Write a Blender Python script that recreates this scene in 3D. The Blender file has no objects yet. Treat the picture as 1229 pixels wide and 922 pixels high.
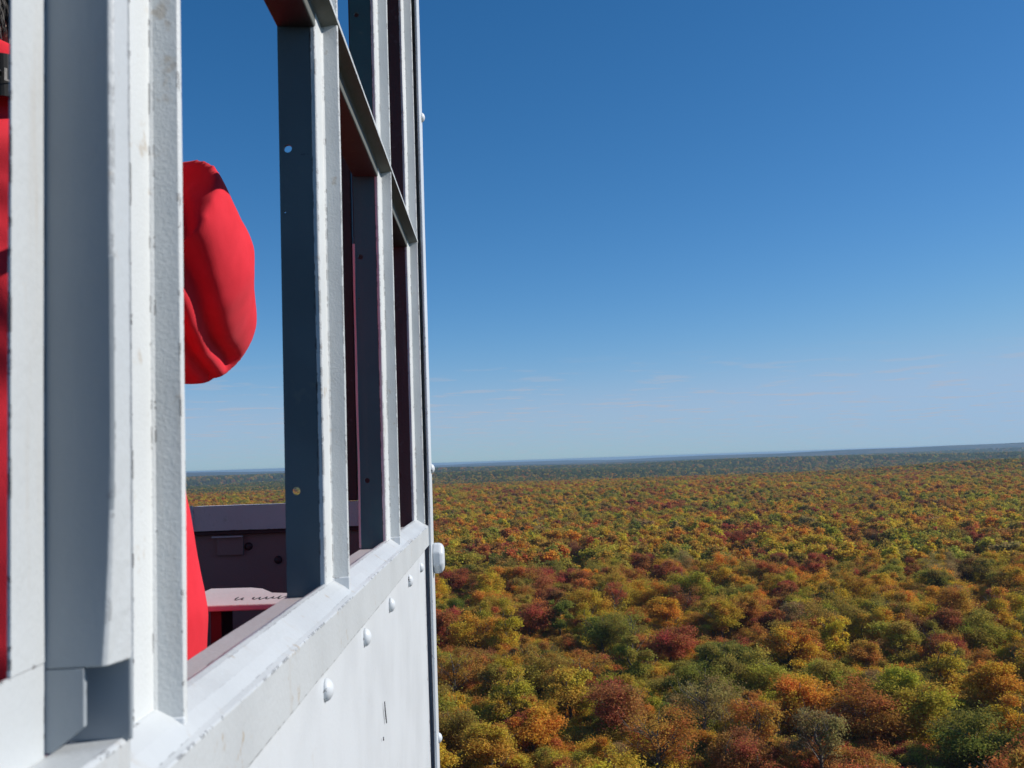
import bpy, bmesh, math, random
from mathutils import Vector, Matrix, noise, Euler
rad = math.radians
random.seed(11)
scene = bpy.context.scene
C = scene.collection

# ---------------------------------------------------------------- camera
# world axes: +Y runs along the cab wall, +X points away from the wall, the eye is the origin
IMW, IMH, FPX = 1229.0, 922.0, 1240.0
YAW, PITCH, ROLL = rad(0.95), rad(4.24), rad(1.93)
fw = Vector((math.sin(YAW) * math.cos(PITCH), math.cos(YAW) * math.cos(PITCH), math.sin(PITCH)))
rt0 = Vector((math.cos(YAW), -math.sin(YAW), 0))
up0 = rt0.cross(fw)
rt = rt0 * math.cos(ROLL) - up0 * math.sin(ROLL)
up = up0 * math.cos(ROLL) + rt0 * math.sin(ROLL)
cam_data = bpy.data.cameras.new('camera_view')
cam = bpy.data.objects.new('camera_view', cam_data)
C.objects.link(cam)
cam.matrix_world = Matrix((rt, up, -fw)).transposed().to_4x4()
cam_data.sensor_width = 36.0
cam_data.lens = 36.0 * FPX / IMW
cam_data.clip_start = 0.02
cam_data.clip_end = 200000
cam_data.dof.use_dof = True               # small compact-camera aperture: the nearest strip goes soft
cam_data.dof.focus_distance = 3.5
cam_data.dof.aperture_fstop = 30
scene.camera = cam

def pixel_ray(x, y):
    return fw + rt * ((x - IMW / 2) / FPX) - up * ((y - IMH / 2) / FPX)

def project(p):
    d = p.dot(fw)
    return (IMW / 2 + FPX * p.dot(rt) / d, IMH / 2 - FPX * p.dot(up) / d)

# ---------------------------------------------------------------- sky, sun, exposure
SUN_EL, SUN_AHEAD = rad(34), rad(4)       # the sun stands to the right, a touch ahead
world = bpy.data.worlds.new('World')
scene.world = world
world.use_nodes = True
wn = world.node_tree
wn.nodes.clear()
def N(tree, kind, **kw):
    n = tree.nodes.new(kind)
    for k, v in kw.items():
        setattr(n, k, v)
    return n
sky = N(wn, 'ShaderNodeTexSky', sky_type='NISHITA')
sky.sun_disc = False
sky.sun_elevation = SUN_EL
sky.sun_rotation = rad(90) - SUN_AHEAD    # clockwise from +Y
sky.altitude = 1500
sky.air_density = 1.0
sky.dust_density = 0.0
sky.ozone_density = 8.0
bg = N(wn, 'ShaderNodeBackground')
bg.inputs['Strength'].default_value = 0.1
# the camera's deep-blue rendering of a clear autumn sky: one contrast curve per channel, alike in every direction
sepc = N(wn, 'ShaderNodeSeparateColor'); wn.links.new(sky.outputs[0], sepc.inputs[0])
comc = N(wn, 'ShaderNodeCombineColor')
for ch, (gain, gam, cap) in enumerate(((2.85, 1.66, 0.330), (1.17, 1.10, 0.490), (1.08, 1.00, 0.70))):
    q = N(wn, 'ShaderNodeMath', operation='MULTIPLY'); q.inputs[1].default_value = 0.1
    wn.links.new(sepc.outputs[ch], q.inputs[0])
    w_ = N(wn, 'ShaderNodeMath', operation='POWER'); w_.inputs[1].default_value = gam
    wn.links.new(q.outputs[0], w_.inputs[0])
    v_ = N(wn, 'ShaderNodeMath', operation='MULTIPLY'); v_.inputs[1].default_value = gain * 10
    wn.links.new(w_.outputs[0], v_.inputs[0])
    u_ = N(wn, 'ShaderNodeMath', operation='SMOOTH_MIN'); u_.inputs[1].default_value = cap * 10; u_.inputs[2].default_value = 2.0
    wn.links.new(v_.outputs[0], u_.inputs[0])
    wn.links.new(u_.outputs[0], comc.inputs[ch])
wn.links.new(comc.outputs[0], bg.inputs['Color'])
# thin far-off cloud layer: direction projected on a flat deck
tc = N(wn, 'ShaderNodeTexCoord')
sep = N(wn, 'ShaderNodeSeparateXYZ')
wn.links.new(tc.outputs['Generated'], sep.inputs[0])
def wmath(op, a, b=None, clamp=False):
    n = N(wn, 'ShaderNodeMath', operation=op, use_clamp=clamp)
    for i, v in enumerate((a, b)):
        if v is None: continue
        if isinstance(v, (int, float)): n.inputs[i].default_value = v
        else: wn.links.new(v, n.inputs[i])
    return n.outputs[0]
zz = wmath('ADD', wmath('MAXIMUM', sep.outputs[2], 0.0), 0.012)
cx_ = wmath('DIVIDE', sep.outputs[0], zz)
cy_ = wmath('DIVIDE', sep.outputs[1], zz)
comb = N(wn, 'ShaderNodeCombineXYZ')
wn.links.new(cx_, comb.inputs[0]); wn.links.new(cy_, comb.inputs[1])
cn = N(wn, 'ShaderNodeTexNoise')
cn.inputs['Scale'].default_value = 1.25
cn.inputs['Detail'].default_value = 5
cn.inputs['Roughness'].default_value = 0.62
wn.links.new(comb.outputs[0], cn.inputs['Vector'])
cr = N(wn, 'ShaderNodeMapRange', interpolation_type='SMOOTHSTEP')
cr.inputs[1].default_value = 0.53; cr.inputs[2].default_value = 0.64
wn.links.new(cn.outputs[0], cr.inputs[0])
el = N(wn, 'ShaderNodeMapRange')           # the deck lies far off: it ends above 8 degrees
el.inputs[1].default_value = 0.100; el.inputs[2].default_value = 0.05
wn.links.new(sep.outputs[2], el.inputs[0])
cf = wmath('MULTIPLY', wmath('MULTIPLY', cr.outputs[0], el.outputs[0]), 0.70)
cbg = N(wn, 'ShaderNodeBackground')
cbg.inputs['Color'].default_value = (0.42, 0.465, 0.56, 1)
cbg.inputs['Strength'].default_value = 1.0
mixw = N(wn, 'ShaderNodeMixShader')
wn.links.new(cf, mixw.inputs[0]); wn.links.new(bg.outputs[0], mixw.inputs[1]); wn.links.new(cbg.outputs[0], mixw.inputs[2])
wo = N(wn, 'ShaderNodeOutputWorld')
wn.links.new(mixw.outputs[0], wo.inputs['Surface'])

sun_data = bpy.data.lights.new('sun', 'SUN')
sun_data.energy = 4.5
sun_data.angle = rad(0.53)
sun_data.color = (1.0, 0.955, 0.89)
sun = bpy.data.objects.new('sun', sun_data)
C.objects.link(sun)
SUN_DIR = Vector((math.cos(SUN_EL) * math.cos(SUN_AHEAD), math.cos(SUN_EL) * math.sin(SUN_AHEAD), math.sin(SUN_EL)))
sun.rotation_euler = SUN_DIR.to_track_quat('Z', 'Y').to_euler()

vs = scene.view_settings
vs.view_transform = 'Standard'; vs.look = 'None'; vs.exposure = 0.0; vs.gamma = 1.0
vs.use_curve_mapping = False
scene.cycles.max_bounces = 8
scene.cycles.volume_bounces = 1
scene.cycles.use_denoising = True

# ---------------------------------------------------------------- helpers
def tag(o, label=None, cat=None, group=None, kind=None):
    if label: o['label'] = label
    if cat: o['category'] = cat
    if group: o['group'] = group
    if kind: o['kind'] = kind
    return o

def link(o, parent=None):
    C.objects.link(o)
    if parent is not None: o.parent = parent
    return o

def empty(name, loc=(0, 0, 0), parent=None):
    o = bpy.data.objects.new(name, None)
    o.location = loc
    o.empty_display_size = 0.2
    return link(o, parent)

def mesh_obj(name, me, parent=None, loc=(0, 0, 0)):
    o = bpy.data.objects.new(name, me)
    o.location = loc
    return link(o, parent)

def new_mesh(name, verts, faces, mats, smooth=False):
    me = bpy.data.meshes.new(name)
    me.from_pydata(verts, [], faces)
    for m in (mats if isinstance(mats, (list, tuple)) else [mats]):
        me.materials.append(m)
    if smooth:
        me.polygons.foreach_set('use_smooth', [True] * len(me.polygons))
    me.update()
    return me

def fix_normals(me):
    bm = bmesh.new(); bm.from_mesh(me)
    bmesh.ops.recalc_face_normals(bm, faces=bm.faces)
    bm.to_mesh(me); bm.free()
    return me

def prism(name, prof, axis, a, b, mat, parent=None, bev=0.0, n=1, wob=0.0, loc=(0, 0, 0)):
    """extrude a closed 2-D profile along an axis ('x': (y,z), 'y': (x,z), 'z': (x,y)); n cuts, wob = hand-made unevenness"""
    vs_, fs_ = [], []
    k = len(prof)
    for i in range(n + 1):
        t = a + (b - a) * i / n
        for j, (p, q) in enumerate(prof):
            v = {'x': (t, p, q), 'y': (p, t, q), 'z': (p, q, t)}[axis]
            v = Vector(v)
            if wob:
                nv = noise.noise_vector(v * 9 + Vector((j * 3.1, 0, 0)))
                if axis == 'z': v += Vector((nv.x, nv.y, 0)) * wob
                elif axis == 'y': v += Vector((nv.x, 0, nv.z)) * wob
                else: v += Vector((0, nv.y, nv.z)) * wob
            vs_.append(v)
    for i in range(n):
        for j in range(k):
            j2 = (j + 1) % k
            fs_.append((i * k + j, i * k + j2, (i + 1) * k + j2, (i + 1) * k + j))
    fs_.append(tuple(range(k))[::-1]); fs_.append(tuple(n * k + j for j in range(k)))
    me = fix_normals(new_mesh(name, vs_, fs_, mat))
    o = mesh_obj(name, me, parent, loc)
    if bev:
        md = o.modifiers.new('bevel', 'BEVEL'); md.width = bev; md.segments = 2; md.limit_method = 'ANGLE'
        md.angle_limit = rad(35)
    return o

def box(name, x0, x1, y0, y1, z0, z1, mat, parent=None, bev=0.0):
    return prism(name, [(x0, y0), (x1, y0), (x1, y1), (x0, y1)], 'z', z0, z1, mat, parent, bev)

def mul(tree, a, b, op='MULTIPLY', clamp=False):
    n = N(tree, 'ShaderNodeMath', operation=op, use_clamp=clamp)
    for i, v in enumerate((a, b)):
        if isinstance(v, (int, float)): n.inputs[i].default_value = v
        else: tree.links.new(v, n.inputs[i])
    return n.outputs[0]

def noise_tex(t, vec, scale, detail=4, rough=0.55):
    n = N(t, 'ShaderNodeTexNoise')
    n.inputs['Scale'].default_value = scale; n.inputs['Detail'].default_value = detail
    n.inputs['Roughness'].default_value = rough
    t.links.new(vec, n.inputs['Vector'])
    return n.outputs[0]

def ramp(t, val, lo, hi, smooth=True):
    n = N(t, 'ShaderNodeMapRange')
    if smooth: n.interpolation_type = 'SMOOTHSTEP'
    n.inputs[1].default_value = lo; n.inputs[2].default_value = hi
    t.links.new(val, n.inputs[0])
    return n.outputs[0]

def mixc(t, fac, a, b, blend='MIX'):
    n = N(t, 'ShaderNodeMix', data_type='RGBA', blend_type=blend)
    if isinstance(fac, (int, float)): n.inputs[0].default_value = fac
    else: t.links.new(fac, n.inputs[0])
    for i, v in ((6, a), (7, b)):
        if isinstance(v, tuple): n.inputs[i].default_value = (*v[:3], 1)
        else: t.links.new(v, n.inputs[i])
    return n.outputs[2]

def new_mat(name):
    m = bpy.data.materials.new(name); m.use_nodes = True
    t = m.node_tree
    p = t.nodes['Principled BSDF']
    return m, t, p

def paint(name, col, rough=0.45, chip=0.62, chip_col=(0.035, 0.026, 0.024), stain=0.25, grain=0.0004, grain_scale=260,
          stain_col=(0.42, 0.33, 0.22), edge=0.0016, spec=0.4, var=0.10):
    """old brushed paint on steel: tone drift, rust stains, flaked edges, brush and grit relief"""
    m, t, p = new_mat(name)
    tcn = N(t, 'ShaderNodeTexCoord'); g = N(t, 'ShaderNodeNewGeometry')
    pos = g.outputs['Position']
    big = noise_tex(t, pos, 7, 5)
    c = mixc(t, ramp(t, big, 0.35, 0.7), col, tuple(v * (1 - var) for v in col))
    # vertical streaks of dirt
    mp = N(t, 'ShaderNodeMapping'); mp.inputs['Scale'].default_value = (38, 38, 3.2)
    t.links.new(pos, mp.inputs['Vector'])
    st = noise_tex(t, mp.outputs[0], 1.0, 5, 0.65)
    c = mixc(t, mul(t, ramp(t, st, 0.58, 0.82), stain), c, stain_col)
    # rusty blotches with their own shape
    bl = mul(t, noise_tex(t, pos, 16, 6, 0.72), noise_tex(t, pos, 95, 3, 0.6), 'MULTIPLY')
    c = mixc(t, mul(t, ramp(t, bl, 0.335, 0.44), min(1.0, stain * 1.7)), c, stain_col)
    # worn rims
    if chip:
        bv = N(t, 'ShaderNodeBevel'); bv.samples = 4; bv.inputs['Radius'].default_value = edge
        dt = N(t, 'ShaderNodeVectorMath', operation='DOT_PRODUCT')
        t.links.new(bv.outputs[0], dt.inputs[0]); t.links.new(g.outputs['True Normal'], dt.inputs[1])
        em = ramp(t, dt.outputs['Value'], 0.999, 0.965)
        cnz = noise_tex(t, pos, 75, 5, 0.7)
        low = noise_tex(t, pos, 9, 2)
        ck = mul(t, cnz, mul(t, low, 0.25), 'ADD')
        cm = mul(t, em, ramp(t, ck, chip + 0.085, chip + 0.105))
        # a few flakes away from the rims
        fl = ramp(t, noise_tex(t, pos, 120, 4, 0.6), 0.78, 0.80)
        cm = mul(t, cm, mul(t, fl, 0.6), 'MAXIMUM')
        c = mixc(t, cm, c, chip_col)
    t.links.new(c, p.inputs['Base Color'])
    p.inputs['Roughness'].default_value = rough
    p.inputs['Specular IOR Level'].default_value = spec
    gr = noise_tex(t, pos, grain_scale, 4, 0.6)
    md = noise_tex(t, pos, 46, 3, 0.5)
    hgt = mul(t, gr, mul(t, md, 1.2), 'ADD')
    b = N(t, 'ShaderNodeBump'); b.inputs['Strength'].default_value = 1.0; b.inputs['Distance'].default_value = grain
    t.links.new(hgt, b.inputs['Height']); t.links.new(b.outputs[0], p.inputs['Normal'])
    return m

def plain(name, col, rough=0.6, spec=0.4, nscale=40, var=0.25, bump=0.0):
    m, t, p = new_mat(name)
    g = N(t, 'ShaderNodeNewGeometry')
    nz = noise_tex(t, g.outputs['Position'], nscale, 4)
    c = mixc(t, ramp(t, nz, 0.3, 0.7), col, tuple(v * (1 - var) for v in col))
    t.links.new(c, p.inputs['Base Color'])
    p.inputs['Roughness'].default_value = rough
    p.inputs['Specular IOR Level'].default_value = spec
    if bump:
        b = N(t, 'ShaderNodeBump'); b.inputs['Distance'].default_value = bump
        t.links.new(nz, b.inputs['Height']); t.links.new(b.outputs[0], p.inputs['Normal'])
    return m

M_WHITE = paint('white_enamel', (0.70, 0.73, 0.75), 0.42, chip=0.64, stain=0.10, grain=0.00022)
M_SILL = paint('worn_white_enamel', (0.585, 0.61, 0.615), 0.45, chip=0.56, stain=0.45, grain=0.00035)
M_BAR = paint('gritty_white_paint', (0.68, 0.70, 0.69), 0.5, chip=0.58, stain=0.30, grain=0.00030, grain_scale=520)
M_SLATE = paint('slate_grey_web', (0.125, 0.158, 0.172), 0.5, chip=0.66, stain=0.05, grain=0.0002, var=0.2)  # webs a darker blue-grey than the rest of the bar
M_STRIP_SHADE = paint('strip_shade_grey', (0.33, 0.365, 0.39), 0.55, chip=0.66, stain=0.08, grain=0.0002, var=0.12)  # puts the shade on strip, stop and clip into a darker colour
M_RAIL_SHADE = paint('rail_shade_grey', (0.14, 0.145, 0.125), 0.6, chip=0, stain=0.1, grain=0.0003)  # shade under the rail's outer leg, put into the colour
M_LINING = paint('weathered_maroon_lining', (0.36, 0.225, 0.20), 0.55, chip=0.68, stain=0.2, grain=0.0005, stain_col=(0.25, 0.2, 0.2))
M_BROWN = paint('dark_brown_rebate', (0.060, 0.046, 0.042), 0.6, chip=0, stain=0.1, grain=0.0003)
M_SLATE_OFFSET = paint('slate_cyan_bounce_offset', (0.045, 0.150, 0.160), 0.5, chip=0.66, stain=0.05, grain=0.0002, var=0.2)  # cyan tint offsets the red shirt's bounce light on the middle web
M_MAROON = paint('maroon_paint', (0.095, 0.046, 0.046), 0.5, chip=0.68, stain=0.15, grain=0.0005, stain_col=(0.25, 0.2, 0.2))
M_MAUVE = paint('faded_mauve_paint', (0.80, 0.69, 0.66), 0.5, chip=0.60, stain=0.2, grain=0.0006)
M_SHELF = paint('pale_shelf_paint', (0.62, 0.55, 0.55), 0.6, chip=0, stain=0.2, grain=0.0004)
M_GREYSILL = paint('grey_sill_paint', (0.50, 0.47, 0.47), 0.6, chip=0.60, stain=0.35, grain=0.0004)
M_INK = plain('ink', (0.05, 0.05, 0.06), 0.7)
M_FLOOR = plain('floor_boards', (0.42, 0.38, 0.35), 0.7, bump=0.002)
M_STEEL = plain('galvanised_steel', (0.42, 0.44, 0.46), 0.5)
M_ROOF = plain('roof_metal', (0.35, 0.12, 0.10), 0.5)

# ---------------------------------------------------------------- ground and far hills
EARTH = 6.371e6
GROUND = -51.0
def terrain(x, y):
    r = math.hypot(x, y)
    h = GROUND + 12.0 * math.exp(-(r / 40.0) ** 2)
    az = math.atan2(x, y)
    def fade(a, b): 
        t = min(1, max(0, (r - a) / (b - a))); return t * t * (3 - 2 * t)
    h += fade(150, 1000) * 4.0 * noise.noise(Vector((x / 620, y / 620, 3.3)))
    h += fade(1500, 3000) * 40.0 * noise.noise(Vector((x / 1900, y / 1100, 7.7)))
    h -= 9.0 * fade(1500, 2200)
    h += fade(7000, 17000) * (36.0 + 84.0 * noise.noise(Vector((x / 4600, y / 8000, 1.2))) + 10.0 * math.sin(az * 2.2))
    # the nearer low ridge at the right
    h += 17.0 * math.exp(-((az - 0.47) / 0.13) ** 2) * math.exp(-((r - 2000) / 450.0) ** 2)
    h += 3.0 * math.exp(-((r - 1150) / 350.0) ** 2)
    return h - r * r / (2 * EARTH)

m, t, p = new_mat('forest_floor_and_far_canopy')
g = N(t, 'ShaderNodeNewGeometry'); pos = g.outputs['Position']
n1 = noise_tex(t, pos, 0.0016, 5, 0.6); n2 = noise_tex(t, pos, 0.012, 5, 0.65); n3 = noise_tex(t, pos, 0.09, 4, 0.7)
c = mixc(t, ramp(t, n2, 0.36, 0.64), (0.030, 0.042, 0.022), (0.135, 0.085, 0.032))
c = mixc(t, ramp(t, n1, 0.40, 0.60), c, (0.022, 0.036, 0.024))
c = mixc(t, ramp(t, n3, 0.52, 0.75), c, (0.13, 0.055, 0.028))
t.links.new(c, p.inputs['Base Color']); p.inputs['Roughness'].default_value = 1.0
p.inputs['Specular IOR Level'].default_value = 0.0
b = N(t, 'ShaderNodeBump'); b.inputs['Distance'].default_value = 9.0; b.inputs['Strength'].default_value = 0.8
t.links.new(n3, b.inputs['Height']); t.links.new(b.outputs[0], p.inputs['Normal'])
M_GROUND = m

NA, radii = 288, [0, 4, 10, 20, 35, 55, 80]
while radii[-1] < 34000: radii.append(radii[-1] * 1.055)
gv, gf = [], []
gv.append((0, 0, terrain(0, 0)))
for r in radii[1:]:
    for i in range(NA):
        a = 2 * math.pi * i / NA
        x, y = r * math.sin(a), r * math.cos(a)
        gv.append((x, y, terrain(x, y)))
for i in range(NA):
    gf.append((0, 1 + (i + 1) % NA, 1 + i))
for k in range(len(radii) - 2):
    for i in range(NA):
        j = (i + 1) % NA
        a0 = 1 + k * NA
        gf.append((a0 + i, a0 + j, a0 + NA + j, a0 + NA + i))
ground = mesh_obj('ground', fix_normals(new_mesh('ground', gv, gf, M_GROUND, True)))
if sum(pl.normal.z for pl in ground.data.polygons) < 0: ground.data.flip_normals()
tag(ground, 'wooded ground rolling away to the low blue horizon', kind='structure')

# ---------------------------------------------------------------- the lookout cab
cab = empty('lookout_cab', (-1.175, 0.92, -1.15))
tag(cab, 'white painted steel lookout cab with open window frames and maroon inside', 'lookout cab')
def part(o):
    o.parent = cab
    o.matrix_parent_inverse = Matrix.Translation((1.175, -0.92, 1.15))
    return o
def P(fn, name, *a, **k):
    o = fn(name, *a, **k); return part(o)
def sub(o, parent):
    o.parent = parent
    return o

CX0, CX1, CY0, CY1 = -2.225, -0.125, -0.13, 1.97
FLOOR_H, HEAD_H = -1.15, 0.96
MY = [0.4263, 0.8985, 1.3850, 1.8480]
FLW = [0.0255, 0.0335, 0.0350, 0.0380]
TIPX = [-.1380, -.1357, -.1360, -.1350]

# outer sheet of the right wall with its rivets
PX = -0.1375
def panel_sheet():
    vs_, fs_ = [], []
    ny, nz = 60, 34
    for i in range(ny + 1):
        y = CY0 + 0.03 + (1.905 - CY0 - 0.03) * i / ny
        for j in range(nz + 1):
            z = FLOOR_H - 0.06 + (-0.120 - FLOOR_H + 0.06) * j / nz
            dent = 0.0016 * noise.noise(Vector((y * 2.6, z * 2.6, 4)))
            vs_.append((PX + dent, y, z))
    k = len(vs_)
    vs_ += [(v[0] - 0.003, v[1], v[2]) for v in vs_]
    w = nz + 1
    for i in range(ny):
        for j in range(nz):
            a = i * w + j
            fs_.append((a, a + w, a + w + 1, a + 1)); fs_.append((k + a, k + a + 1, k + a + w + 1, k + a + w))
    for i in range(ny):
        a = i * w; fs_.append((a, k + a, k + a + w, a + w))
        a = i * w + nz; fs_.append((a, a + w, k + a + w, k + a))
    for j in range(nz):
        a = j; fs_.append((a, a + 1, k + a + 1, k + a))
        a = ny * w + j; fs_.append((a, k + a, k + a + 1, a + 1))
    return fix_normals(new_mesh('wall_panel', vs_, fs_, M_WHITE, True))
panel = part(mesh_obj('wall_panel', panel_sheet()))

def dome_mesh(name, r, hgt, mat, seg=14, rings=5):
    """button head whose axis is +X"""
    vs_, fs_ = [], []
    for i in range(rings):
        a = (math.pi / 2) * i / rings
        rr, hh = r * math.cos(a), hgt * math.sin(a)
        for s in range(seg):
            b_ = 2 * math.pi * s / seg
            vs_.append((hh, rr * math.cos(b_), rr * math.sin(b_)))
    vs_.append((hgt, 0, 0))
    for i in range(rings - 1):
        for s in range(seg):
            s2 = (s + 1) % seg
            fs_.append((i * seg + s, i * seg + s2, (i + 1) * seg + s2, (i + 1) * seg + s))
    for s in range(seg):
        fs_.append(((rings - 1) * seg + s, (rings - 1) * seg + (s + 1) % seg, len(vs_) - 1))
    fs_.append(tuple(range(seg))[::-1])
    return fix_normals(new_mesh(name, vs_, fs_, mat, True))
RIVET = dome_mesh('rivet', 0.0088, 0.0068, M_WHITE)
for y, z in ((0.57, -0.170), (0.81, -0.1705), (1.047, -0.1705), (1.29, -0.172), (1.560, -0.1735), (1.785, -0.1765),
             (0.33, -0.171), (0.09, -0.171), (0.2, -1.22), (0.6, -1.22), (1.0, -1.22), (1.4, -1.22), (1.8, -1.22)):
    r = mesh_obj('rivet', RIVET, None, (PX - 0.0004, y, z)); r.scale = (1, random.uniform(.92, 1.08), random.uniform(.95, 1.1))
    sub(r, panel)
# a knife-thin scratch and small scuffs in the sheet paint
def stroke(name, pts, w, th, mat, parent, nrm=Vector((1, 0, 0))):
    vs_, fs_ = [], []
    pts = [Vector(q) for q in pts]
    for i, q in enumerate(pts):
        d = (pts[min(i + 1, len(pts) - 1)] - pts[max(i - 1, 0)]).normalized()
        s = d.cross(nrm).normalized() * w * (0.5 if i in (0, len(pts) - 1) else 1.0)
        vs_ += [q + s, q - s, q - s + nrm * th, q + s + nrm * th]
    for i in range(len(pts) - 1):
        a = i * 4
        for j in range(4):
            fs_.append((a + j, a + (j + 1) % 4, a + 4 + (j + 1) % 4, a + 4 + j))
    fs_.append((0, 1, 2, 3)); e = (len(pts) - 1) * 4; fs_.append((e + 3, e + 2, e + 1, e))
    return sub(mesh_obj(name, fix_normals(new_mesh(name, vs_, fs_, mat))), parent)
stroke('scratch', [(PX + .0012, 1.190, -.266), (PX + .0012, 1.193, -.275), (PX + .0012, 1.200, -.286), (PX + .0012, 1.205, -.293)], .0016, .0009, M_INK, panel)
stroke('scratch', [(PX + .0012, 1.170, -.300), (PX + .0012, 1.172, -.304)], .0016, .0009, M_INK, panel)

# sill: inner ledge, raised crest, weathered slope, apron leg of the angle
sill = P(prism, 'window_sill', [(-.1680, -.1175), (-.1680, -.1110), (-.1650, -.1095), (-.1565, -.1020), (-.1525, -.1003), (-.1490, -.1010), (-.1405, -.1065),
     (-.1335, -.1118), (-.1300, -.1135), (-.1295, -.1490), (-.1335, -.1490), (-.1340, -.1175)], 'y', CY0 + .02, 1.905, M_SILL, bev=.0008, n=90, wob=.0007)
inner = P(prism, 'inner_sill', [(-.1870, -.1160), (-.1870, -.1110), (-.1690, -.1106), (-.1690, -.1160)], 'y', CY0 + .02, 1.90, M_GREYSILL, bev=.0008, n=60, wob=.0004)
tag(inner, 'grey inner ledge of the window sill with worn paint')

# upright window bars: rolled section with a web turned in, a face flange and a tapered outer leg
def bar_profile(y, fl, tip, bx, by):
    return [(-.1550, y), (-.1500 - bx, y + .0001), (-.1501, y + by), (-.1500, y + by + .0008), (-.1500, y + fl), (-.1485, y + fl + .0012), (tip - .0004, y + fl + .0040), (tip, y + fl + .0050), (tip, y + fl + .0085), (-.1545, y + fl + .0085), (-.1545, y + .0060), (-.1550, y + .0040)]
def web_plate(z0, z1, holes, th=.004):
    """flat plate across x with real bolt holes (x, z, r)"""
    x0, x1 = -.184, -.1552
    zs = sorted(holes, key=lambda h: h[1])
    vs_, fs_ = [], []
    def quad(ax, az, bx, bz):
        k = len(vs_)
        vs_.extend([(ax, 0, az), (bx, 0, az), (bx, 0, bz), (ax, 0, bz)]); fs_.append((k, k + 1, k + 2, k + 3))
    cur = z0
    for hx, hz, hr in zs:
        q = hr + .002
        quad(x0, cur, x1, hz - q)
        quad(x0, hz - q, hx - q, hz + q); quad(hx + q, hz - q, x1, hz + q)
        seg = 16
        k = len(vs_)
        for s in range(seg):
            a = 2 * math.pi * s / seg
            vs_.append((hx + hr * math.cos(a), 0, hz + hr * math.sin(a)))
        for s in range(seg):
            a = 2 * math.pi * s / seg
            m_ = max(abs(math.cos(a)), abs(math.sin(a)))
            vs_.append((hx + q * math.cos(a) / m_, 0, hz + q * math.sin(a) / m_))
        for s in range(seg):
            s2 = (s + 1) % seg
            fs_.append((k + s, k + s2, k + seg + s2, k + seg + s))
        cur = hz + q
    quad(x0, cur, x1, z1)
    me = new_mesh('web', vs_, fs_, [M_SLATE, M_MAROON])
    bm = bmesh.new(); bm.from_mesh(me)
    bmesh.ops.remove_doubles(bm, verts=bm.verts, dist=1e-5)
    bmesh.ops.recalc_face_normals(bm, faces=bm.faces)
    r = bmesh.ops.extrude_face_region(bm, geom=list(bm.faces))
    bmesh.ops.translate(bm, verts=[v for v in r['geom'] if isinstance(v, bmesh.types.BMVert)], vec=(0, th, 0))
    bmesh.ops.recalc_face_normals(bm, faces=bm.faces)
    bm.to_mesh(me); bm.free()
    return me
WEB = web_plate(-.1105, HEAD_H, [(-.1745, -.020, .0036), (-.1765, .2820, .0036), (-.1800, .2250, .0010), (-.1745, .62, .0036)])
bar_labels = ['wide nearest window bar beside the peeling strip', 'window bar with two bolt holes showing daylight', 'middle window bar with two dark bolt holes', 'last window bar before the corner post']
bars = []
for i, y in enumerate(MY):
    bar = P(prism, 'window_bar', bar_profile(y, FLW[i], TIPX[i], .0042 if i == 0 else .0014, .0026 if i == 0 else .0012), 'z', -.1122 if i else -.1115, HEAD_H, M_BAR, bev=.0005, n=70, wob=.0004)
    tag(bar, bar_labels[i]); bars.append(bar)
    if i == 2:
        w = mesh_obj('web', WEB.copy(), None, (0, y + .0006, 0)); w.data.materials[0] = M_SLATE_OFFSET; sub(w, bar)
    elif i < 3:
        sub(mesh_obj('web', WEB, None, (0, y + .0006, 0)), bar)
    else:
        w = mesh_obj('web', WEB.copy(), None, (0, y + .0006, 0)); w.data.materials[0] = M_MAROON; sub(w, bar)
# lumpy pale bead painting in the lit, chipped inner rim of the middle web
vsb = []
bead = prism('lit_rim_bead', [(-.1868, 0), (-.1838, -.0006), (-.1836, .0040), (-.1866, .0040)], 'z', -.109, .300, M_SHELF, None, n=60, wob=.0009, loc=(0, MY[2], 0))
sub(bead, bars[2])
# short feet closing the lower ends of the bars
for i, y in enumerate(MY[:3]):
    f = prism('bar_foot', [(-.1507, y + FLW[i] - .0015), (-.1484, y + FLW[i] + .0002), (TIPX[i] + .0003, y + FLW[i] + .0026), (TIPX[i] + .0003, y + FLW[i] + .0050), (-.1507, y + FLW[i] + .0040)], 'z', -.1128, -.0985 if i else -.1050, M_WHITE, None, bev=.0008)
    sub(f, bars[i])

# glazing rail crossing the bars, same rolled section laid flat
rail_prof = [(-.1843, .3935), (-.1515, .3920), (-.1503, .3930), (-.1503, .4050), (-.1488, .4065), (-.1346, .4100), (-.1344, .4140), (-.1550, .4150), (-.1552, .3965), (-.1843, .3975)]
for k, (a, b_) in enumerate(((0.36, 1.902),)):
    rail = P(prism, 'glazing_rail', rail_prof, 'y', a, b_, [M_BAR, M_BROWN, M_RAIL_SHADE], bev=.0007, n=60, wob=.0003)
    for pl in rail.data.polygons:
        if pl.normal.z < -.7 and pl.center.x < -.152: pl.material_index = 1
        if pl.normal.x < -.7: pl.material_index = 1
        if pl.center.x > -.152 and (pl.normal.z < -.3 or (pl.normal.x > .5 and pl.center.x < -.147)): pl.material_index = 2  # shaded underside and flange take the darkened colour
head = P(prism, 'window_head', [(-.190, HEAD_H), (-.131, HEAD_H), (-.131, HEAD_H + .05), (-.190, HEAD_H + .05)], 'y', CY0 + .02, 1.905, M_WHITE, bev=.001)

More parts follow.
